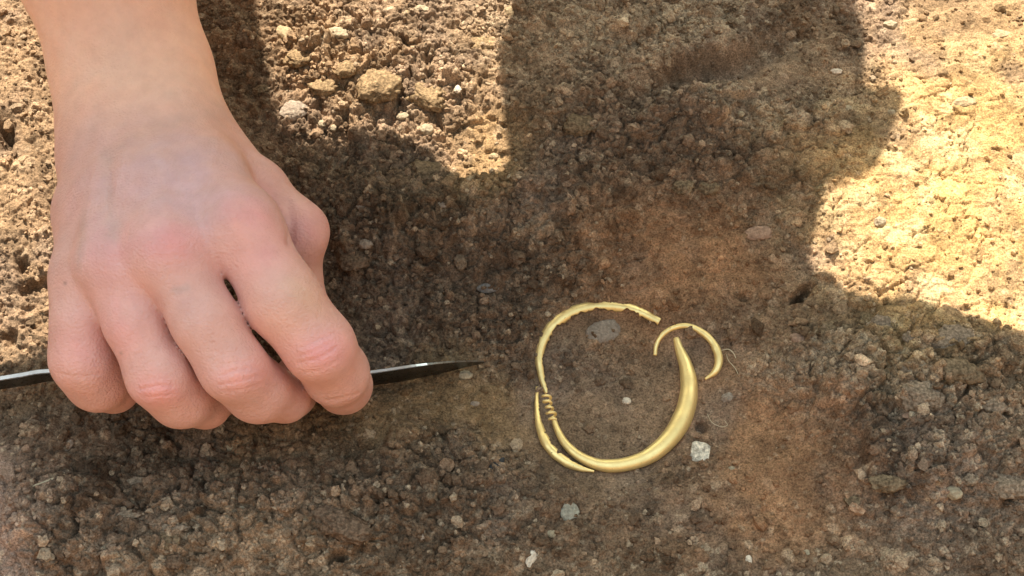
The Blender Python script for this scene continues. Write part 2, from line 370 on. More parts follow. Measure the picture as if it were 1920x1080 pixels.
def hand_sdf(p):
    p = p.astype(np.float64)
    fa = smin(chain(p, J['arm_u'], .012), chain(p, J['arm_r'], .012), .018)
    d = fa
    hand = None
    for k in ('m5', 'm4', 'm3', 'm2'):
        e = chain(p, J[k], .010); hand = e if hand is None else smin(hand, e, .021)
    hand = smin(hand, chain(p, J['pad'], .012), .016)
    hand = smin(hand, chain(p, J['th0'], .01), .014)
    d = smin(fa, hand, .020)
    out = d
    for k, f in FING.items():
        e = chain(p, f, .011 if k != 'thumb' else .010)
        out = np.minimum(out, smin(d, e, .012 if k != 'thumb' else .006))
    return out
allp = np.vstack([np.array(v) for v in list(J.values()) + list(FING.values())])
lo = (allp[:, :3] - allp[:, 3:]).min(0) - .006; hi = (allp[:, :3] + allp[:, 3:]).max(0) + .006
hs = .00072; B = 6
nb = np.ceil((hi - lo) / (hs * B)).astype(int)
cc = np.stack(np.meshgrid(*[lo[k] + (np.arange(nb[k]) + .5) * hs * B for k in range(3)], indexing='ij'), -1).reshape(-1, 3)
cdist = hand_sdf(cc).reshape(nb)
vol = cdist.astype(np.float32).repeat(B, 0).repeat(B, 1).repeat(B, 2)
need = (np.abs(cdist) < hs * B * 1.45).repeat(B, 0).repeat(B, 1).repeat(B, 2)
idx = np.argwhere(need); vol[need] = hand_sdf(lo + (idx + .5) * hs)
def surface_nets(vol, org, h):
    s = vol < 0
    nxyz = np.array(vol.shape) - 1
    cnt = np.zeros(nxyz, np.int8)
    for dx in (0, 1):
        for dy in (0, 1):
            for dz in (0, 1):
                cnt += s[dx:dx + nxyz[0], dy:dy + nxyz[1], dz:dz + nxyz[2]]
    cells = np.argwhere((cnt > 0) & (cnt < 8))
    vi = np.full(nxyz, -1, np.int32); vi[tuple(cells.T)] = np.arange(len(cells))
    acc = np.zeros((len(cells), 3)); num = np.zeros(len(cells))
    cor = [(a, b, c) for a in (0, 1) for b in (0, 1) for c in (0, 1)]
    val = {c: vol[cells[:, 0] + c[0], cells[:, 1] + c[1], cells[:, 2] + c[2]].astype(float) for c in cor}
    for c in cor:
        for ax in range(3):
            if c[ax] == 0:
                e = list(c); e[ax] = 1; e = tuple(e)
                v0, v1 = val[c], val[e]; on = (v0 < 0) != (v1 < 0)
                t = np.where(on, v0 / np.where(on, v0 - v1, 1), 0)
                q = np.tile(np.array(c, float), (len(cells), 1)); q[:, ax] = t
                acc[on] += q[on]; num += on
    V = org + (cells + acc / num[:, None] + .5) * h
    Fs = []
    for ax in range(3):
        o = [slice(None)] * 3; o1 = list(o); o[ax] = slice(0, -1); o1[ax] = slice(1, None)
        e = s[tuple(o)] != s[tuple(o1)]
        ids = np.argwhere(e); b, c = (ax + 1) % 3, (ax + 2) % 3
        ids = ids[(ids[:, b] > 0) & (ids[:, c] > 0) & (ids[:, b] < nxyz[b]) & (ids[:, c] < nxyz[c])]
        def g(db, dc):
            q = ids.copy(); q[:, b] += db; q[:, c] += dc; return vi[tuple(q.T)]
        quad = np.stack([g(-1, -1), g(0, -1), g(0, 0), g(-1, 0)], 1)
        flip = ~s[tuple(ids.T)]
        quad[flip] = quad[flip][:, ::-1]
        Fs.append(quad)
    F = np.vstack(Fs); return V, F[(F >= 0).all(1)]
HV, HF = surface_nets(vol, lo, hs)
def laplace(V, F, it, lam):
    e = np.vstack([F[:, [0, 1]], F[:, [1, 2]], F[:, [2, 3]], F[:, [3, 0]]]); n = len(V)
    deg = np.bincount(e[:, 0], minlength=n) + np.bincount(e[:, 1], minlength=n)
    for _ in range(it):
        S = np.stack([np.bincount(e[:, 0], V[e[:, 1], k], n) + np.bincount(e[:, 1], V[e[:, 0], k], n) for k in range(3)], 1)
        V = V + lam * (S / np.maximum(deg, 1)[:, None] - V)
    return V
def normals(V, F):
    fn = np.cross(V[F[:, 2]] - V[F[:, 0]], V[F[:, 3]] - V[F[:, 1]]); N = np.zeros_like(V)
    for k in range(4):
        for a in range(3): N[:, a] += np.bincount(F[:, k], fn[:, a], len(V))
    return N / (np.linalg.norm(N, axis=1)[:, None] + 1e-15)
HV = laplace(HV, HF, 5, .5)
HN = normals(HV, HF)
hpx, hpy = to_px(HV[:, 0], HV[:, 1], HV[:, 2])
face = np.clip(((CAM - HV) * HN).sum(1) / np.linalg.norm(CAM - HV, axis=1), 0, 1)
def line_d(px, py, pts):
    d = np.full_like(px, 1e9); pts = catmull([(a, b, 0) for a, b in pts], 14)
    for a, b in zip(pts[:-1, :2], pts[1:, :2]):
        ba = b - a; t = np.clip(((px - a[0]) * ba[0] + (py - a[1]) * ba[1]) / (ba @ ba), 0, 1)
        d = np.minimum(d, np.hypot(px - a[0] - t * ba[0], py - a[1] - t * ba[1]))
    return d
near_f = sstep(.05, .35, face)
disp = np.zeros(len(HV))
for pts, w, a in (                                                    # skin creases over the finger joints and knuckles (depth in mm)
        ([(566, 652), (590, 640), (622, 628)], 3.0, .55), ([(560, 680), (596, 672), (632, 650)], 3.2, .65), ([(556, 668), (590, 658), (626, 640)], 2.6, .35), ([(568, 698), (600, 694), (636, 672)], 3, .3),
        ([(415, 704), (445, 694), (478, 690)], 3.0, .5), ([(410, 722), (445, 714), (486, 704)], 3.2, .55), ([(420, 734), (450, 730), (490, 718)], 2.8, .35), ([(404, 690), (440, 680), (470, 676)], 2.6, .25),
        ([(262, 730), (290, 724), (322, 724)], 3.2, .65), ([(268, 744), (296, 742), (326, 738)], 2.8, .4), ([(262, 716), (290, 710), (320, 711)], 2.6, .2),
        ([(108, 700), (150, 706), (190, 700)], 3.5, .35),
        ([(612, 752), (640, 748), (672, 738)], 3.0, .45), ([(356, 772), (385, 768), (405, 760)], 3.0, .3), ([(520, 770), (545, 765), (562, 752)], 3.0, .3),
        ([(290, 470), (325, 466), (352, 468)], 3.0, .22), ([(284, 484), (325, 480), (362, 482)], 3.0, .25), ([(292, 500), (330, 496), (360, 497)], 3.0, .2), ([(300, 516), (335, 512), (366, 514)], 3, .16),
        ([(424, 398), (446, 404), (460, 418)], 4.0, .3), ([(540, 380), (546, 420), (545, 455)], 9.0, .9), ([(206, 300), (204, 360), (212, 440), (222, 490)], 16.0, .7)):
    disp -= a * (.00068 if w < 5 else .001) * np.exp(-(line_d(hpx, hpy, pts) / (w * (.85 if w < 5 else 1))) ** 2) * near_f
for (cx, cy, rx, ry, a) in (                                          # knuckles, tendons and veins standing up
        (310, 462, 40, 32, .7), (448, 412, 38, 32, .6), (200, 480, 30, 32, .5), (588, 660, 34, 22, .5), (448, 712, 34, 20, .5), (295, 735, 32, 18, .5), (140, 500, 26, 30, .5)):
    disp += a * .001 * np.exp(-(((hpx - cx) / rx) ** 2 + ((hpy - cy) / ry) ** 2)) * near_f
for pts, w, a in (([(300, 250), (306, 340), (312, 440)], 16, .5), ([(350, 250), (400, 330), (444, 400)], 16, .45), ([(240, 260), (218, 350), (205, 460)], 12, .45), ([(185, 300), (165, 400), (150, 490)], 10, .3),
                  ([(205, 290), (300, 240), (390, 215), (440, 200)], 14, .25), ([(410, 250), (395, 320), (360, 400)], 7, .25)):
    disp += a * .001 * np.exp(-(line_d(hpx, hpy, pts) / w) ** 2) * near_f
disp += .0009 * fbm(HV[:, 0] * 60 + HV[:, 2] * 40, HV[:, 1] * 60 - HV[:, 2] * 30, 2, 301)
HV = HV + HN * disp[:, None]
# skin colour: pink knuckles, bluish back of the hand, warm forearm light painted in
SK = np.array([.70, .395, .340])
hc = np.tile(SK, (len(HV), 1))
MOT = np.clip(1 + 1.5 * fbm(HV[:, 0] * 150 + HV[:, 2] * 90, HV[:, 1] * 190 - HV[:, 2] * 120, 4, 331), .3, 1.6)
def spot(c, col, cx, cy, rx, ry, w):
    m = w * np.exp(-(((hpx - cx) / rx) ** 2 + ((hpy - cy) / ry) ** 2)) * near_f * MOT
    return mix(c, col, np.clip(m, 0, 1))
vv = fbm(HV[:, 0] * 70 + HV[:, 2] * 50, HV[:, 1] * 70 - HV[:, 2] * 60, 4, 311)
hc = mix(hc, [.96, .59, .46], sstep(340, 110, hpy) * .95)
hc = spot(hc, [.70, .43, .435], 330, 340, 150, 110, .85)
hc = spot(hc, [.70, .43, .435], 190, 400, 60, 130, .4)
for (cx, cy, rx, ry, w) in ((315, 455, 60, 44, .52), (470, 400, 48, 42, .52), (585, 425, 40, 40, .45), (600, 655, 55, 40, .65), (455, 705, 52, 32, .6), (292, 735, 48, 30, .55), (150, 650, 50, 60, .3), (200, 480, 40, 50, .4), (230, 600, 50, 90, .35), (500, 480, 60, 40, .4)):
    hc = spot(hc, [.78, .33, .33], cx, cy, rx, ry, w)
hc = spot(hc, [.68, .43, .31], 560, 560, 60, 60, .5)
for pts, w, a in (([(205, 290), (300, 240), (390, 215), (440, 200)], 17, .16), ([(200, 300), (204, 360), (212, 440)], 13, .22), ([(160, 400), (150, 500)], 8, .25), ([(330, 545), (350, 540)], 8, .35)):
    hc = mix(hc, [.45, .33, .30], 1.2 * a * np.exp(-(line_d(hpx, hpy, pts) / w) ** 2) * near_f)
hc = spot(hc, [.12, .07, .06], 122, 531, 3.2, 3.2, .6); hc = spot(hc, [.30, .16, .12], 227, 662, 3, 3, .5)
tip_shade = sstep(.034, .010, HV[:, 2]) * np.clip(.25 + 2.2 * fbm(HV[:, 0] * 180 + HV[:, 2] * 90, HV[:, 1] * 180 - HV[:, 2] * 120, 4, 321), 0, .6)  # shade low on the fingertips, painted into the skin as patchy brown
hc = mix(hc, [.25, .16, .10], tip_shade * (HV[:, 1] < .03))
hc = hc * (1 + .14 * vv)[:, None] * np.stack([1 + 0 * vv, 1 - .12 * vv, 1 - .2 * vv], 1)
m, n, l, b = new_mat('skin')
a_ = n.new('ShaderNodeAttribute'); a_.attribute_name = 'skin_colour'
f1 = tex(n, 'noise', 160.0, 5.0, .6); f2 = tex(n, 'voronoi', 1100.0); f3 = tex(n, 'noise', 700.0, 3.0, .6); coords(n, l, f1, f2, f3)
r1 = ramp(n, l, f1.outputs['Fac'], .35, .65, (.95, .92, .91), (1.04, 1.04, 1.04))
l.new(mixc(n, l, 'MULTIPLY', 1.0, a_.outputs['Color'], r1.outputs[0]), b.inputs['Base Color'])
b.inputs['Subsurface Weight'].default_value = .18; b.inputs['Subsurface Radius'].default_value = (1.0, .38, .22); b.inputs['Subsurface Scale'].default_value = .0035
b.inputs['Roughness'].default_value = .5; b.inputs['Specular IOR Level'].default_value = .38
f4 = n.new('ShaderNodeTexVoronoi'); f4.feature = 'DISTANCE_TO_EDGE'; f4.inputs['Scale'].default_value = 620.0
mp = n.new('ShaderNodeMapping'); mp.inputs['Scale'].default_value = (.55, 1.5, 1.0); tc = n.new('ShaderNodeTexCoord'); l.new(tc.outputs['Object'], mp.inputs['Vector']); l.new(mp.outputs[0], f4.inputs['Vector'])
fr = ramp(n, l, f4.outputs['Distance'], .0, .16, (0, 0, 0), (1, 1, 1))
l.new(bump(n, l, fr.outputs[0], .22, .0003, bump(n, l, f2.outputs['Distance'], .4, .0005, bump(n, l, f3.outputs['Fac'], .25, .0006))), b.inputs['Normal'])
M_SKIN = m
person = mesh_obj('person', HV, HF, M_SKIN)
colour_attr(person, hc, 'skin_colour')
tag(person, 'bare forearm and right hand with curled fingers gripping the thin metal spatula', 'person')
m, n, l, b = new_mat('sleeve_cloth')
w_ = tex(n, 'noise', 60.0); coords(n, l, w_); l.new(ramp(n, l, w_.outputs['Fac'], .3, .7, (.10, .12, .16), (.16, .18, .22)).outputs[0], b.inputs['Base Color']); b.inputs['Roughness'].default_value = .9
sl = catmull([(-.153, .168, .103), (-.165, .21, .110), (-.195, .31, .128), (-.24, .43, .16)], 18)
Vs, Fs = tube(sl, np.linspace(.036, .050, 18) + .0014 * np.sin(np.arange(18) * 2.1), 28)
child(mesh_obj('sleeve', Vs, Fs, m), person)

# ------------------------------------------------------------------ the spatula in the hand
m, n, l, b = new_mat('dark_steel')
s1 = tex(n, 'noise', 90.0, 6.0); s2 = tex(n, 'noise', 900.0, 3.0); coords(n, l, s1, s2)
l.new(ramp(n, l, s1.outputs['Fac'], .35, .7, (.09, .088, .085), (.22, .215, .21)).outputs[0], b.inputs['Base Color'])
l.new(ramp(n, l, s2.outputs['Fac'], .3, .7, (.22,) * 3, (.42,) * 3).outputs[0], b.inputs['Roughness'])
b.inputs['Metallic'].default_value = 1.0
M_STEEL = m
m, n, l, b = new_mat('steel_highlight'); s1 = tex(n, 'noise', 300.0); coords(n, l, s1)
l.new(ramp(n, l, s1.outputs['Fac'], .3, .7, (.80, .80, .80), (.95, .95, .95)).outputs[0], b.inputs['Base Color']); b.inputs['Metallic'].default_value = 1.0; b.inputs['Roughness'].default_value = .3
M_HIGHLIGHT = m  # highlight of the upper edge, put into a brighter metal colour
def plate(name, top, heights, thick, mat, parent):
    """a thin bar standing on its edge: top edge line, its depth downwards, its thickness; the top edge has its highlight painted on"""
    C = catmull(top, 40); Hh = np.interp(np.linspace(0, 1, 40), np.linspace(0, 1, len(heights)), heights); Tt = np.interp(np.linspace(0, 1, 40), np.linspace(0, 1, len(thick)), thick)
    T, S, U = frames(C); V = []; F = []; bev = .18
    for i in range(40):
        t = Tt[i] / 2; hh = Hh[i]
        for (s, u) in ((-t, -bev * t), (-t * .7, 0), (t * .7, 0), (t, -bev * t), (t * .5, -hh), (-t * .5, -hh)):
            V.append(C[i] + S[i] * s + np.array([0, -.12, 1.0]) * u)
    for i in range(39):
        for j in range(6):
            F.append((i * 6 + j, (i + 1) * 6 + j, (i + 1) * 6 + (j + 1) % 6, i * 6 + (j + 1) % 6))
    F.append(tuple(range(6))); F.append(tuple(39 * 6 + j for j in reversed(range(6))))
    o = mesh_obj(name, V, F, mat, None, smooth=False); o.data.materials.append(M_HIGHLIGHT)
    for k, p in enumerate(o.data.polygons):
        if k % 6 == 1 and k < (39 if name == 'handle' else 27) * 6: p.material_index = 1
    return child(o, parent)
tp = P(900, 680, 0); ti, tj = at_ground(tp[0], tp[1]); tz = float(GZ2[ti - 8:ti + 9, tj - 8:tj + 9].mean())
spat = empty('spatula', P(690, 712, .006))
tag(spat, 'thin dark steel spatula with bright upper edge held under the fingers', 'spatula')
plate('handle', [P(-420, 772, .020), P(0, 709, .020), P(95, 695, .0195), P(300, 690, .019), P(520, 700, .018)], [.010, .0100, .0100, .010, .009], [.0019, .0019, .0018], M_STEEL, spat)
plate('blade', [P(500, 708, .018), P(600, 706, .0172), P(690, 698, .0165), P(780, 685, .0140), P(850, 678, .0105 + tz * .7), P(908, 677, .0045 + tz)], [.012, .013, .0145, .0145, .0105, .0020], [.0017, .0015, .0011, .0005], M_STEEL, spat)

# ------------------------------------------------------------------ gold
def gold_material(name, base, rough):
    m, n, l, b = new_mat(name)
    a = tex(n, 'noise', 140.0, 6.0, .65); v = tex(n, 'voronoi', 260.0); g = tex(n, 'noise', 900.0, 4.0); coords(n, l, a, v, g)
    c = ramp(n, l, a.outputs['Fac'], .34, .66, tuple(x * .84 for x in base), base)
    pits = ramp(n, l, v.outputs['Distance'], .04, .08, (1, 1, 1), (0, 0, 0))
    sel = ramp(n, l, a.outputs['Fac'], .50, .56, (0, 0, 0), (1, 1, 1))
    pf = mixc(n, l, 'MULTIPLY', 1.0, pits.outputs[0], sel.outputs[0])
    gr = ramp(n, l, g.outputs['Fac'], .64, .72, (0, 0, 0), (.55, .55, .55))
    c1 = mixc(n, l, 'MIX', pf, c.outputs[0], (.10, .06, .03)); c2 = mixc(n, l, 'MIX', gr.outputs[0], c1, (.45, .30, .13))
    l.new(c2, b.inputs['Base Color'])
    mt = mixc(n, l, 'MIX', pf, (.64, .64, .64), (0, 0, 0)); l.new(mt, b.inputs['Metallic'])
    l.new(ramp(n, l, a.outputs['Fac'], .3, .7, (rough + .1,) * 3, (rough - .06,) * 3).outputs[0], b.inputs['Roughness'])
    l.new(bump(n, l, g.outputs['Fac'], .18, .0004, bump(n, l, a.outputs['Fac'], .2, .001)), b.inputs['Normal'])
    return m
M_GOLD = gold_material('gold', (1.0, .75, .32), .38)
rng = np.random.default_rng(7)
def gold_tube(name, pts, radii_px, n=150, k=20, lift=.45, a0=0.0, a1=2 * math.pi, ragged=0.0, seed=0, parent=None, squash=.9, dents=.04):
    """a bent gold rod or, when a0..a1 is less than a turn, a hollow sheet tube torn open along one side"""
    G = []
    for (x, y), r in zip(pts, radii_px):
        p = P(x, y, 0); rr = r * mpp(p); i, j = at_ground(p[0], p[1])
        zz = GZ2[max(i - 6, 0):i + 7, max(j - 6, 0):j + 7].mean()
        p = P(x, y, zz + rr * lift); G.append(p)
    C = catmull(G, n); C[:, 2] = np.convolve(np.pad(C[:, 2], 12, 'edge'), np.ones(25) / 25, 'valid')
    R = np.interp(np.linspace(0, 1, n), np.linspace(0, 1, len(radii_px)), radii_px)
    R = np.convolve(np.pad(R, 4, 'edge'), np.ones(9) / 9, 'valid') * mpp(C[n // 2])
    T, S, U = frames(C); V = []; F = []
    s = np.linspace(0, 1, n); rs = np.random.default_rng(seed)
    rag = np.interp(s, np.linspace(0, 1, n // 2), rs.normal(0, 1, n // 2)) * .5 + np.interp(s, np.linspace(0, 1, n // 6), rs.normal(0, 1, n // 6)) * .7
    dn = np.interp(s, np.linspace(0, 1, 24), rs.normal(0, 1, 24))
    closed = abs(a1 - a0 - 2 * math.pi) < 1e-6
    for i in range(n):
        e1 = a1 - ragged * max(rag[i], -1.1) if not closed else a1
        a = np.linspace(a0, e1, k, endpoint=not closed)
        r = R[i] * (1 + dents * dn[i] + .008 * np.sin(3 * a + 9 * s[i]))
        V.append(C[i] + (r * np.cos(a))[:, None] * S[i] + (squash * r * np.sin(a))[:, None] * U[i])
    V = np.vstack(V); kk = k if closed else k - 1
    for i in range(n - 1):
        for j in range(kk):
            F.append((i * k + j, (i + 1) * k + j, (i + 1) * k + (j + 1) % k, i * k + (j + 1) % k))
    if closed:
        F.append(tuple(range(k))); F.append(tuple((n - 1) * k + j for j in reversed(range(k))))
    o = mesh_obj(name, V, F, M_GOLD)
    if not closed:
        sm = o.modifiers.new('sheet', 'SOLIDIFY'); sm.thickness = .00045; sm.offset = -1
    if parent: child(o, parent)
    return o, C
# the bracelet: thick crescent rod drawn out into a wire wound round itself
br = empty('gold_bracelet', P(1190, 880, 0)); tag(br, 'thick curved gold bracelet piece with wound wire at its left end', 'bracelet', 'gold pieces on the soil')
gold_tube('rod', [(1268, 634), (1274, 655), (1287, 690), (1292, 732), (1282, 778), (1257, 820), (1218, 854), (1172, 871), (1128, 872), (1090, 858), (1062, 834), (1046, 808), (1038, 785)],
          [6.5, 11, 15.5, 18.2, 18.8, 18, 16.5, 14.3, 12.6, 11, 9.5, 7.4, 4.7], n=190, parent=br, seed=3, dents=.025)
ax = catmull([P(1024, 742, .0030), P(1029, 762, .0034), P(1038, 788, .0032)], 160)
T, S, U = frames(ax); ph = np.linspace(0, 2 * math.pi * 4.4, 160); rad = (6.6 + 1.3 * np.sin(ph * .37)) * mpp(ax[80])
hel = ax + (rad * np.cos(ph))[:, None] * S + (rad * .8 * np.sin(ph))[:, None] * U
Vw, Fw = tube(hel, np.full(160, 2.7 * mpp(ax[80])), 8)
child(mesh_obj('wire_coil', Vw, Fw, M_GOLD), br)
g2, _ = gold_tube('gold_arc', [(1237, 604), (1205, 588), (1165, 577), (1122, 575), (1080, 583), (1045, 603), (1022, 632), (1012, 665), (1014, 698), (1020, 722), (1026, 738)],
                  [8.5, 10, 11, 11.5, 12, 12, 12, 10.5, 8.5, 6.5, 4], n=170, k=16, a0=-.5, a1=2.55, ragged=.42, seed=11)
tag(g2, 'long hollow gold arc torn along its inner edge at the top of the bracelet', 'gold fragment', 'gold pieces on the soil')
g3, _ = gold_tube('gold_sliver', [(1007, 726), (1007, 762), (1012, 800), (1028, 836), (1055, 862), (1085, 877), (1114, 884)],
                  [2.5, 4.5, 6.5, 9.5, 10, 7.5, 2], n=120, k=14, a0=-.6, a1=2.5, ragged=.5, seed=17)
tag(g3, 'narrow torn gold sliver curving outside the lower left of the bracelet', 'gold fragment', 'gold pieces on the soil')
g4, _ = gold_tube('gold_crescent', [(1228, 667), (1231, 646), (1243, 627), (1264, 614), (1290, 611), (1318, 624), (1338, 645), (1348, 672), (1342, 695), (1322, 712)],
                  [3.6, 4.2, 5, 5.6, 6, 6.8, 7.6, 8.2, 7, 2], n=130, k=14, seed=23, dents=.05, lift=1.5)
tag(g4, 'small thin gold crescent curling around the upper tip of the bracelet', 'gold fragment', 'gold pieces on the soil')

# ------------------------------------------------------------------ stones and clods one can pick out
def ico(sub):
    bm = bmesh.new(); bmesh.ops.create_icosphere(bm, subdivisions=sub, radius=1.0)
    V = np.array([v.co[:] for v in bm.verts]); F = np.array([[v.index for v in f.verts] for f in bm.faces]); bm.free(); return V, F
ICO = {k: ico(k) for k in (1, 2, 4)}
def stone(name, px, py, rx, ry, mat, label, cat, group, seed, ang=0.0, hgt=.7, sink=.35, angular=.6, rag=.12, boxy=False):
    V, F = ICO[4]; V = V.copy(); rs = np.random.default_rng(seed)
    for _ in range(int(5 + 9 * angular)):                              # broken faces
        d = rs.normal(size=3); d[2] = abs(d[2]) * .8; d /= np.linalg.norm(d); c = 1 - rs.uniform(.05, .42) * angular
        t = V @ d; V = V - np.clip(t - c, 0, None)[:, None] * d * .92
    nn = fbm(V[:, 0] * 2.2 + seed, V[:, 1] * 2.2 + V[:, 2] * 1.7, 4, seed) + .5 * fbm(V[:, 2] * 3 + seed, V[:, 0] * 3 - V[:, 1], 3, seed + 3)
    bl = np.abs(fbm(V[:, 0] * 5 + seed, V[:, 1] * 5 + V[:, 2] * 4, 3, seed + 5)) + np.abs(fbm(V[:, 2] * 7 + seed, V[:, 0] * 6 - V[:, 1] * 3, 3, seed + 7))
    if boxy: V = np.sign(V) * np.abs(V) ** .45 * np.array([.86, .86, 1.0]); nn = nn * .45
    V = V * (1 + (.26 + .3 * rag) * nn + rag * .55 * (bl - .15))[:, None]
    p = P(px, py, 0); i, j = at_ground(p[0], p[1]); zz = np.percentile(GZ2[max(i - 8, 0):i + 9, max(j - 8, 0):j + 9], 45)
    p = P(px, py, zz); k = mpp(p); ry_w = ry / math.sin(ELEV) * .92
    V = V * np.array([rx * k, ry_w * k, min(rx, ry_w) * k * hgt]); a = math.radians(ang)
    V = V @ np.array([[math.cos(a), math.sin(a), 0], [-math.sin(a), math.cos(a), 0], [0, 0, 1]])
    o = mesh_obj(name, V, F, mat); o.location = (p[0], p[1], zz + min(rx, ry_w) * k * hgt * (1 - 2 * sink))
    return tag(o, label, cat, group)
WHT = stone_mat('white', (.60, .50, .39)); CRM = stone_mat('cream', (.34, .27, .18)); GRY = stone_mat('grey', (.27, .21, .16)); GRN = stone_mat('green_grey', (.27, .245, .19))
PNK = stone_mat('pink', (.30, .185, .125)); BLU = stone_mat('blue_grey', (.165, .145, .13)); BGE = stone_mat('beige', (.33, .24, .14))
CLT = stone_mat('clod_tan', (.215, .145, .080), .1, .9); CLB = stone_mat('clod_brown', (.150, .105, .064), .1, .9); CLG = stone_mat('clod_grey', (.205, .150, .105), .1, .9); CLD = stone_mat('clod_dark', (.120, .079, .052), .1, .9); CLR = stone_mat('clod_red', (.22, .125, .075), .1, .8)
PG, CG = 'pebbles lying on the soil', 'soil clods'
peb = [
    (1175, 752, 8, 7, WHT, 'small round white pebble inside the bracelet', 0, .2), (872, 704, 15, 9, CRM, 'cream pebble just below the tip of the spatula', 0, .3),
    (646, 895, 17, 8, CRM, 'flat pale oval pebble below the middle and index fingertips', 5, .3), (1312, 848, 21, 23, stone_mat('chip', (.48, .41, .32), .2, .9), 'square flat whitish chip beside the lower right of the bracelet', -14, .5),
    (1066, 957, 20, 19, GRN, 'pale green-grey angular stone below the bracelet', 0, .9), (1037, 1001, 12, 7, CRM, 'small beige pebble just below the green-grey stone', 0, .3),
    (997, 1046, 9, 19, WHT, 'narrow upright whitish chip near the bottom edge, left of centre', -25, .9), (1130, 622, 36, 24, stone_mat('dusty', (.225, .175, .135)), 'dusty grey stone half buried inside the top of the bracelet', 25, .1),
    (1424, 436, 29, 15, PNK, 'flat pinkish stone above and right of the bracelet', 8, .6), (1365, 745, 14, 9, GRY, 'small translucent grey pebble right of the bracelet', 20, .4),
    (915, 540, 22, 10, BLU, 'flat blue-grey stone above the spatula tip', 0, .4), (536, 66, 15, 26, BGE, 'upright pale angular stone in the sunlit patch beside the arm shadow', 20, .9),
    (633, 62, 26, 14, CRM, 'wide pale flat stone near the top of the sunlit patch', -8, .9), (789, 18, 15, 9, CRM, 'pale pebble at the top edge of the sunlit patch', 0, .5),
    (760, 26, 9, 8, BGE, 'smaller beige pebble left of the pale one at the top edge', 0, .5), (858, 168, 7, 8, WHT, 'small white pebble in the middle of the sunlit patch', 0, .3),
    (755, 218, 12, 7, CRM, 'pale oval pebble low in the sunlit patch', 10, .3), (800, 243, 13, 11, CRM, 'rounded cream pebble at the lower edge of the sunlit patch', 0, .4),
    (925, 293, 10, 7, BGE, 'beige pebble near the lower right corner of the sunlit patch', 0, .5), (551, 207, 27, 20, GRY, 'grey stone at the left edge of the sunlit patch by the arm shadow', 25, .5),
    (604, 232, 8, 8, CRM, 'tiny cream pebble right of the grey stone at the arm shadow', 0, .4), (625, 240, 6, 7, CRM, 'tiniest cream pebble of the pair right of the grey stone', 0, .4),
    (955, 22, 9, 14, BGE, 'upright beige pebble at the top edge near the shadow', 10, .6), (685, 458, 14, 10, GRY, 'small grey pebble right of the thumb knuckle', 0, .6),
    (677, 388, 10, 6, GRY, 'pale grey pebble above the thumb knuckle in shade', 0, .5), (832, 384, 14, 6, GRY, 'flat grey pebble below the sunlit patch', 0, .5),
    (1588, 204, 11, 8, CRM, 'pale pebble near the shadow edge, left of its jutting corner', 0, .6), (1567, 134, 12, 6, WHT, 'flat white pebble near the shadow edge at upper right', 0, .3),
    (1672, 211, 8, 6, CRM, 'pale pebble inside the jutting corner of the shadow', 0, .4), (1360, 206, 8, 7, CRM, 'small pale pebble in the shaded soil at top centre right', 0, .5),
    (1390, 214, 6, 6, CRM, 'tiny pale pebble next to the small one at top centre right', 0, .5), (1495, 636, 15, 11, PNK, 'small reddish pebble below the black hole in the soil', -20, .5),
    (1733, 784, 44, 9, PNK, 'long orange-pink stone streak in the clods at right', -8, .5), (1789, 925, 15, 13, CRM, 'pale rounded pebble at lower right between dark clods', -20, .5),
    (1404, 1050, 7, 9, WHT, 'white pebble at the bottom edge right of centre', 0, .3), (1662, 1046, 13, 9, CRM, 'pale pebble cluster stone at the bottom edge, lower right', 0, .7),
    (1871, 1026, 5, 5, WHT, 'tiny white pebble near the bottom right corner', 0, .2), (130, 834, 7, 13, GRY, 'narrow pale grey chip below the little finger', -20, .9),
    (432, 838, 9, 8, CRM, 'small tan pebble below the ring fingertip', 0, .5), (1462, 996, 7, 5, CRM, 'small cream pebble at lower centre right', 0, .4),
    (1513, 1036, 6, 6, CRM, 'tiny cream pebble left of the pale cluster at the bottom edge', 0, .4), (790, 1000, 8, 13, GRY, 'narrow grey pebble near the bottom, left of the whitish chip', 15, .7),
    (1670, 46, 14, 10, CRM, 'pale stone in the bright ground at top right', 0, .8), (1806, 191, 28, 12, BGE, 'wide flat beige stone in the bright ground at right', 12, .9),
    (1650, 416, 13, 10, CRM, 'cream stone in the brightest ground near the shadow tip', 0, .7), (1876, 66, 20, 13, BGE, 'beige stone close to the top right corner', 0, .8),
    (890, 757, 9, 5, GRY, 'tiny grey chip on the smooth soil right of the index fingertip', 0, .6), (1372, 878, 6, 4, CRM, 'tiny cream grain right of the square whitish chip', 0, .4)]
for q, (px, py, rx, ry, mt, lab, an, ang) in enumerate(peb):
    stone('pebble' if rx < 20 else 'stone', px, py, rx, ry, mt, lab, 'pebble' if rx < 20 else 'stone', PG, 500 + q, an, .75 if rx < 16 else (.22 if 'square' in lab else .5), .62 if 'half buried' in lab else .47, ang, boxy='square' in lab and 'flat' in lab)
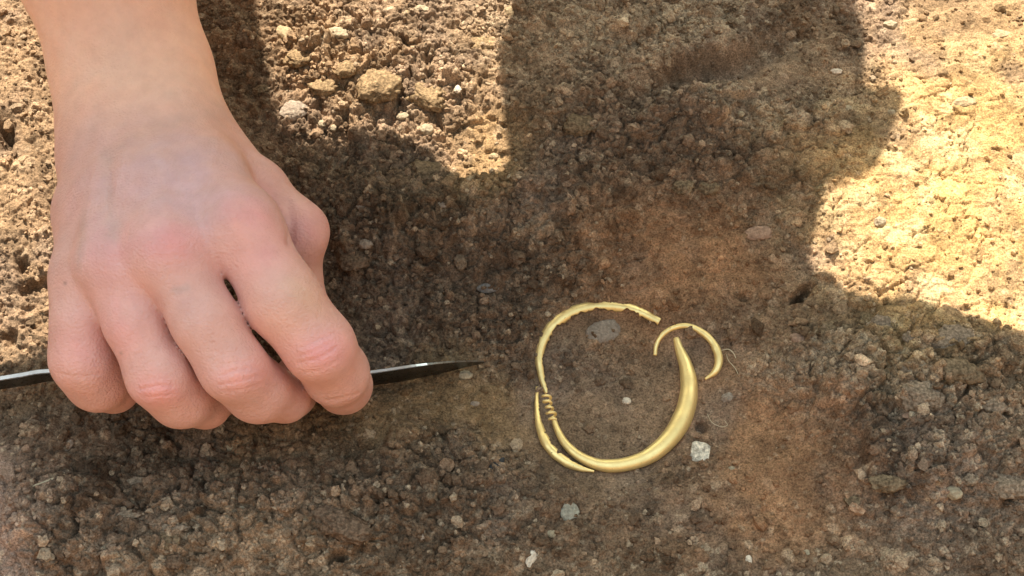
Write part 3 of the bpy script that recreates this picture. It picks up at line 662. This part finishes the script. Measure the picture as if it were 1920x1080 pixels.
clods = [
    (714, 163, 42, 34, CLT, 'large rounded tan clod in the middle of the sunlit patch', 20), (795, 330, 40, 30, CLB, 'brown clod at the lower left tip of the sunlit patch', -10),
    (740, 308, 19, 13, CLD, 'small dark clod left of the brown one below the sunlit patch', 0), (1235, 215, 33, 20, CLG, 'flat grey clod with a crack under it in the shade at top centre', 10),
    (1783, 640, 46, 36, CLG, 'largest grey clod just below the bright ground at right', 15), (1795, 700, 44, 28, CLB, 'brown clod leaning below the largest grey clod at right', -20),
    (1728, 742, 40, 28, CLG, 'rounded grey clod above the orange-pink stone streak', 0), (1892, 912, 40, 22, CLG, 'wide flat clod at the right edge, lower right', 0),
    (1705, 632, 13, 11, CLG, 'small round clod left of the largest grey clod', 0), (1650, 610, 24, 17, CLG, 'pale grey clod under the shadow edge at right', 0), (1618, 645, 14, 11, CLG, 'small pale clod below the shadow edge', 0),
    (1565, 618, 30, 18, CLB, 'brown clod right of the black hole in the soil', 10), (1700, 690, 14, 12, CLG, 'small grey clod left of the leaning brown clod', 0),
    (640, 985, 58, 26, CLD, 'long dark slab of soil at the bottom, below the pale oval pebble', -25), (590, 975, 24, 11, CLB, 'brown clod at the left end of the long dark slab', -15),
    (262, 905, 26, 10, CLG, 'flat grey clod below the ring finger at lower left', -8), (322, 990, 34, 9, CLG, 'long pale clod at the bottom left', -4), (316, 1014, 20, 15, CLB, 'rounded brown clod under the long pale clod at bottom left', 0),
    (240, 965, 22, 11, CLG, 'grey clod between the flat clod and the long pale clod', 12), (325, 1052, 16, 14, CLD, 'dark round clod at the bottom left edge', 0),
    (604, 165, 26, 18, CLT, 'tan clod left of the large rounded one in the sunlit patch', 0), (560, 110, 30, 20, CLT, 'tan clod below the upright pale stone in sun', 0), (650, 130, 24, 17, CLT, 'tan clod above left of the large rounded one', 15),
    (800, 180, 40, 26, CLT, 'broad flat tan clod right of the large rounded one', -25), (900, 85, 30, 20, CLT, 'tan clod near the right side of the sunlit patch', 0),
    (462, 70, 20, 28, CLD, 'dark upright clod in the shadow beside the forearm', 10), (425, 45, 20, 14, CLD, 'dark clod close to the forearm at the top', 0), (490, 170, 15, 12, CLB, 'brown clod on the edge of the arm shadow', 0),
    (665, 490, 28, 17, CLD, 'dark clod right of the index finger base', 0), (1085, 492, 20, 13, CLD, 'dark clod above the bracelet', 0), (1330, 355, 18, 15, CLB, 'round brown clod in the shade at centre right', 0),
    (1280, 350, 22, 15, CLB, 'brown clod left of the round brown one at centre right', 0), (1085, 235, 30, 20, CLB, 'brown clod in the shade right of the sunlit patch', 0), (1140, 178, 13, 10, CLG, 'small grey clod in the shade at top centre', 0),
    (1860, 760, 28, 16, CLG, 'grey clod near the right edge above the wide flat clod', -10), (1745, 835, 26, 14, CLD, 'dark clod at right below the orange-pink streak', 5), (1665, 905, 32, 17, CLB, 'brown clod left of the pale rounded pebble at lower right', 0),
    (1820, 900, 18, 12, CLG, 'small grey clod left of the wide flat clod', 0), (1600, 940, 18, 11, CLB, 'small brown clod in the lower right soil', 0), (185, 850, 22, 12, CLD, 'dark clod below the little finger at left', 0)]
for q, (px, py, rx, ry, mt, lab, an) in enumerate(clods):
    stone('soil_clod', px, py, rx, ry, mt, lab, 'clod', CG, 700 + q, an, .50, .42, .75, .9)

# ------------------------------------------------------------------ straw, rootlet, charcoal
m, n, l, b = new_mat('straw'); s1 = tex(n, 'noise', 200.0); coords(n, l, s1)
l.new(ramp(n, l, s1.outputs['Fac'], .3, .7, (.36, .28, .17), (.55, .46, .32)).outputs[0], b.inputs['Base Color']); b.inputs['Roughness'].default_value = .7
M_STRAW = m
def strand(name, pts, rpx, mat, label, cat, n=30, lift=.0012):
    G = []
    for x, y in pts:
        p = P(x, y, 0); i, j = at_ground(p[0], p[1]); G.append(P(x, y, GZ2[max(i - 4, 0):i + 5, max(j - 4, 0):j + 5].max() * .6 + GZ2[i, j] * .4 + lift))
    C = catmull(G, n); R = np.full(n, rpx * mpp(C[0])); R[0] *= .5; R[-1] *= .4
    V, F = tube(C, R, 7); return tag(mesh_obj(name, V, F, mat), label, cat)
strand('straw', [(60, 912), (82, 904), (103, 896)], 1.6, M_STRAW, 'short pale straw lying on the dusty soil at left edge', 'straw')
strand('rootlet', [(1326, 776), (1335, 792), (1352, 800), (1364, 797), (1358, 788)], .6, M_STRAW, 'fine curled rootlet right of the bracelet', 'rootlet')
strand('rootlet', [(1352, 657), (1366, 655), (1375, 662), (1380, 672)], .9, M_STRAW, 'fine pale rootlet touching the small gold crescent', 'rootlet')
strand('rootlet', [(1362, 664), (1366, 676), (1378, 690), (1384, 702)], .7, M_STRAW, 'thin pale rootlet hanging below the one at the gold crescent', 'rootlet')
stone('charcoal', 928, 873, 24, 8, stone_mat('charcoal', (.045, .045, .045), .3), 'slim dark charcoal fragment left of the bracelet, below it', 'charcoal', None, 900, 38, .6, .35, .7)

# ------------------------------------------------------------------ loose crumbs too many to count
rs = np.random.default_rng(42)
def crumbs(name, count, sub, smin_, smax_, seed, label, pw=2.2):
    rs = np.random.default_rng(seed); n = count * 3
    x = rs.uniform(-.23, .23, n); y = rs.uniform(-.125, .16, n); i, j = at_ground(x, y); r = GR2[i, j]
    keep = rs.uniform(0, 1, n) < np.clip(r * 1.1 - .10, .11 if sub == 1 else .03, 1) * (.35 + 1.3 * (vn(x * 70, y * 70, seed)))
    x, y, i, j = [a[keep][:count] for a in (x, y, i, j)]; n = len(x)
    s = smin_ + (smax_ - smin_) * rs.uniform(0, 1, n) ** pw
    V0, F0 = ICO[sub]; k = len(V0)
    V = V0[None] * (1 + rs.normal(0, .20, (n, k, 1))) * rs.uniform(.6, 1.25, (n, 1, 3))
    q = rs.normal(size=(n, 4)); q /= np.linalg.norm(q, axis=1)[:, None]; w, a, b, c = q.T
    Rm = np.stack([np.stack([1 - 2 * (b * b + c * c), 2 * (a * b - c * w), 2 * (a * c + b * w)], -1), np.stack([2 * (a * b + c * w), 1 - 2 * (a * a + c * c), 2 * (b * c - a * w)], -1), np.stack([2 * (a * c - b * w), 2 * (b * c + a * w), 1 - 2 * (a * a + b * b)], -1)], 1)
    V = np.einsum('nij,nkj->nki', Rm, V) * s[:, None, None]; V[:, :, 2] *= .8
    V += np.stack([x, y, GZ2[i, j] + s * .25], 1)[:, None, :]
    F = (F0[None] + (np.arange(n) * k)[:, None, None]).reshape(-1, 3)
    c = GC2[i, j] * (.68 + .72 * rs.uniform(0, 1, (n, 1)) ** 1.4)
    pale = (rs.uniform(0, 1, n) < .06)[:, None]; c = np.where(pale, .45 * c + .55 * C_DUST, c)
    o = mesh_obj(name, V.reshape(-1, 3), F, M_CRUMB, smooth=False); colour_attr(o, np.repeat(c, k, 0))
    return tag(o, label, 'soil crumbs', kind='stuff')
crumbs('soil_crumbs', 26000, 1, .00035, .0013, 51, 'fine loose soil crumbs strewn over the dug ground')
crumbs('soil_crumbs', 2200, 2, .0008, .0027, 52, 'coarser loose soil crumbs strewn over the dug ground', 2.6)

# ------------------------------------------------------------------ the shade: an added sheet on poles, cut to the shadow outline, out of view
edge = [(-2600, 760), (-900, 720), (-300, 705), (0, 690), (90, 655), (150, 500), (185, 300), (200, 0), (205, -520),
        (470, -520), (478, 0), (495, 100), (512, 205), (552, 250), (640, 262), (740, 268), (812, 292), (838, 334), (868, 362), (912, 352), (957, 332), (948, 240), (938, 125), (952, 60), (982, 0), (1010, -520),
        (1570, -520), (1600, 0), (1622, 55), (1617, 110), (1619, 158), (1645, 167), (1679, 168), (1694, 188), (1687, 215), (1662, 270), (1642, 315), (1608, 338), (1554, 346), (1538, 368), (1524, 415), (1512, 462), (1521, 484), (1554, 507), (1592, 550), (1620, 572), (1654, 585), (1700, 586), (1742, 595), (1804, 615), (1867, 641), (1930, 672), (2200, 780), (2700, 960), (4500, 1500),
        (4500, 1600), (-2600, 1380)]
pts = np.array(edge, float)
q = []
for i in range(len(pts)):                                             # soft corners on the added sheet
    a, b = pts[i], pts[(i + 1) % len(pts)]; q += [a * .85 + b * .15, a * .15 + b * .85]
G = np.array([P(a, b, 0.003) for a, b in q])
hgt = .235 + .10 * (G[:, 1] - G[:, 1].min()) + .008 * np.sin(G[:, 0] * 22) + .006 * np.sin(G[:, 1] * 31 + 1)
Vc = G + SUN[None] * (hgt / SUN[2])[:, None]
from mathutils.geometry import tessellate_polygon
tri = tessellate_polygon([[Vector((a / 1000, b / 1000, 0)) for a, b in q]])
me = bpy.data.meshes.new('shade_cutout'); me.from_pydata([tuple(v) for v in Vc], [], [tuple(t) for t in tri]); me.update()
m, n, l, b = new_mat('shade_cutout'); s1 = tex(n, 'noise', 30.0); coords(n, l, s1)
l.new(ramp(n, l, s1.outputs['Fac'], .3, .7, (.22, .18, .13), (.32, .27, .20)).outputs[0], b.inputs['Base Color']); b.inputs['Roughness'].default_value = .95
me.materials.append(m); M_CUTOUT = m
sheet = empty('added_shade_sheet', (0, .62, 0)); tag(sheet, 'added tan sheet on poles, cut to cast the shadow outline, out of view', 'shade sheet')
cv = bpy.data.objects.new('shade_cutout', me); COL.objects.link(cv); child(cv, sheet)
so = cv.modifiers.new('thickness', 'SOLIDIFY'); so.thickness = .0015
m, n, l, b = new_mat('added_pole_wood'); s1 = tex(n, 'noise', 40.0); coords(n, l, s1)
l.new(ramp(n, l, s1.outputs['Fac'], .3, .7, (.20, .13, .07), (.32, .22, .13)).outputs[0], b.inputs['Base Color']); b.inputs['Roughness'].default_value = .8
for k in [i for i, e in enumerate(edge) if e in ((-2600, 1380), (4500, 1600), (205, -520), (1010, -520), (1570, -520))]:
    v = Vc[2 * k]; zb = ground_z(v[0], v[1])
    C = np.array([[v[0], v[1], zb - .05], [v[0], v[1] + .0001, (zb + v[2]) / 2], [v[0], v[1], v[2] + .03]]); Cc = catmull(C, 8)
    a = np.linspace(0, 2 * math.pi, 12, endpoint=False); V = []; F = []
    for i in range(8):
        for t in a: V.append((Cc[i, 0] + .011 * math.cos(t), Cc[i, 1] + .011 * math.sin(t), Cc[i, 2]))
    for i in range(7):
        for j in range(12): F.append((i * 12 + j, i * 12 + (j + 1) % 12, (i + 1) * 12 + (j + 1) % 12, (i + 1) * 12 + j))
    F.append(tuple(range(84, 96)))
    child(mesh_obj('added_pole', V, F, m), sheet)
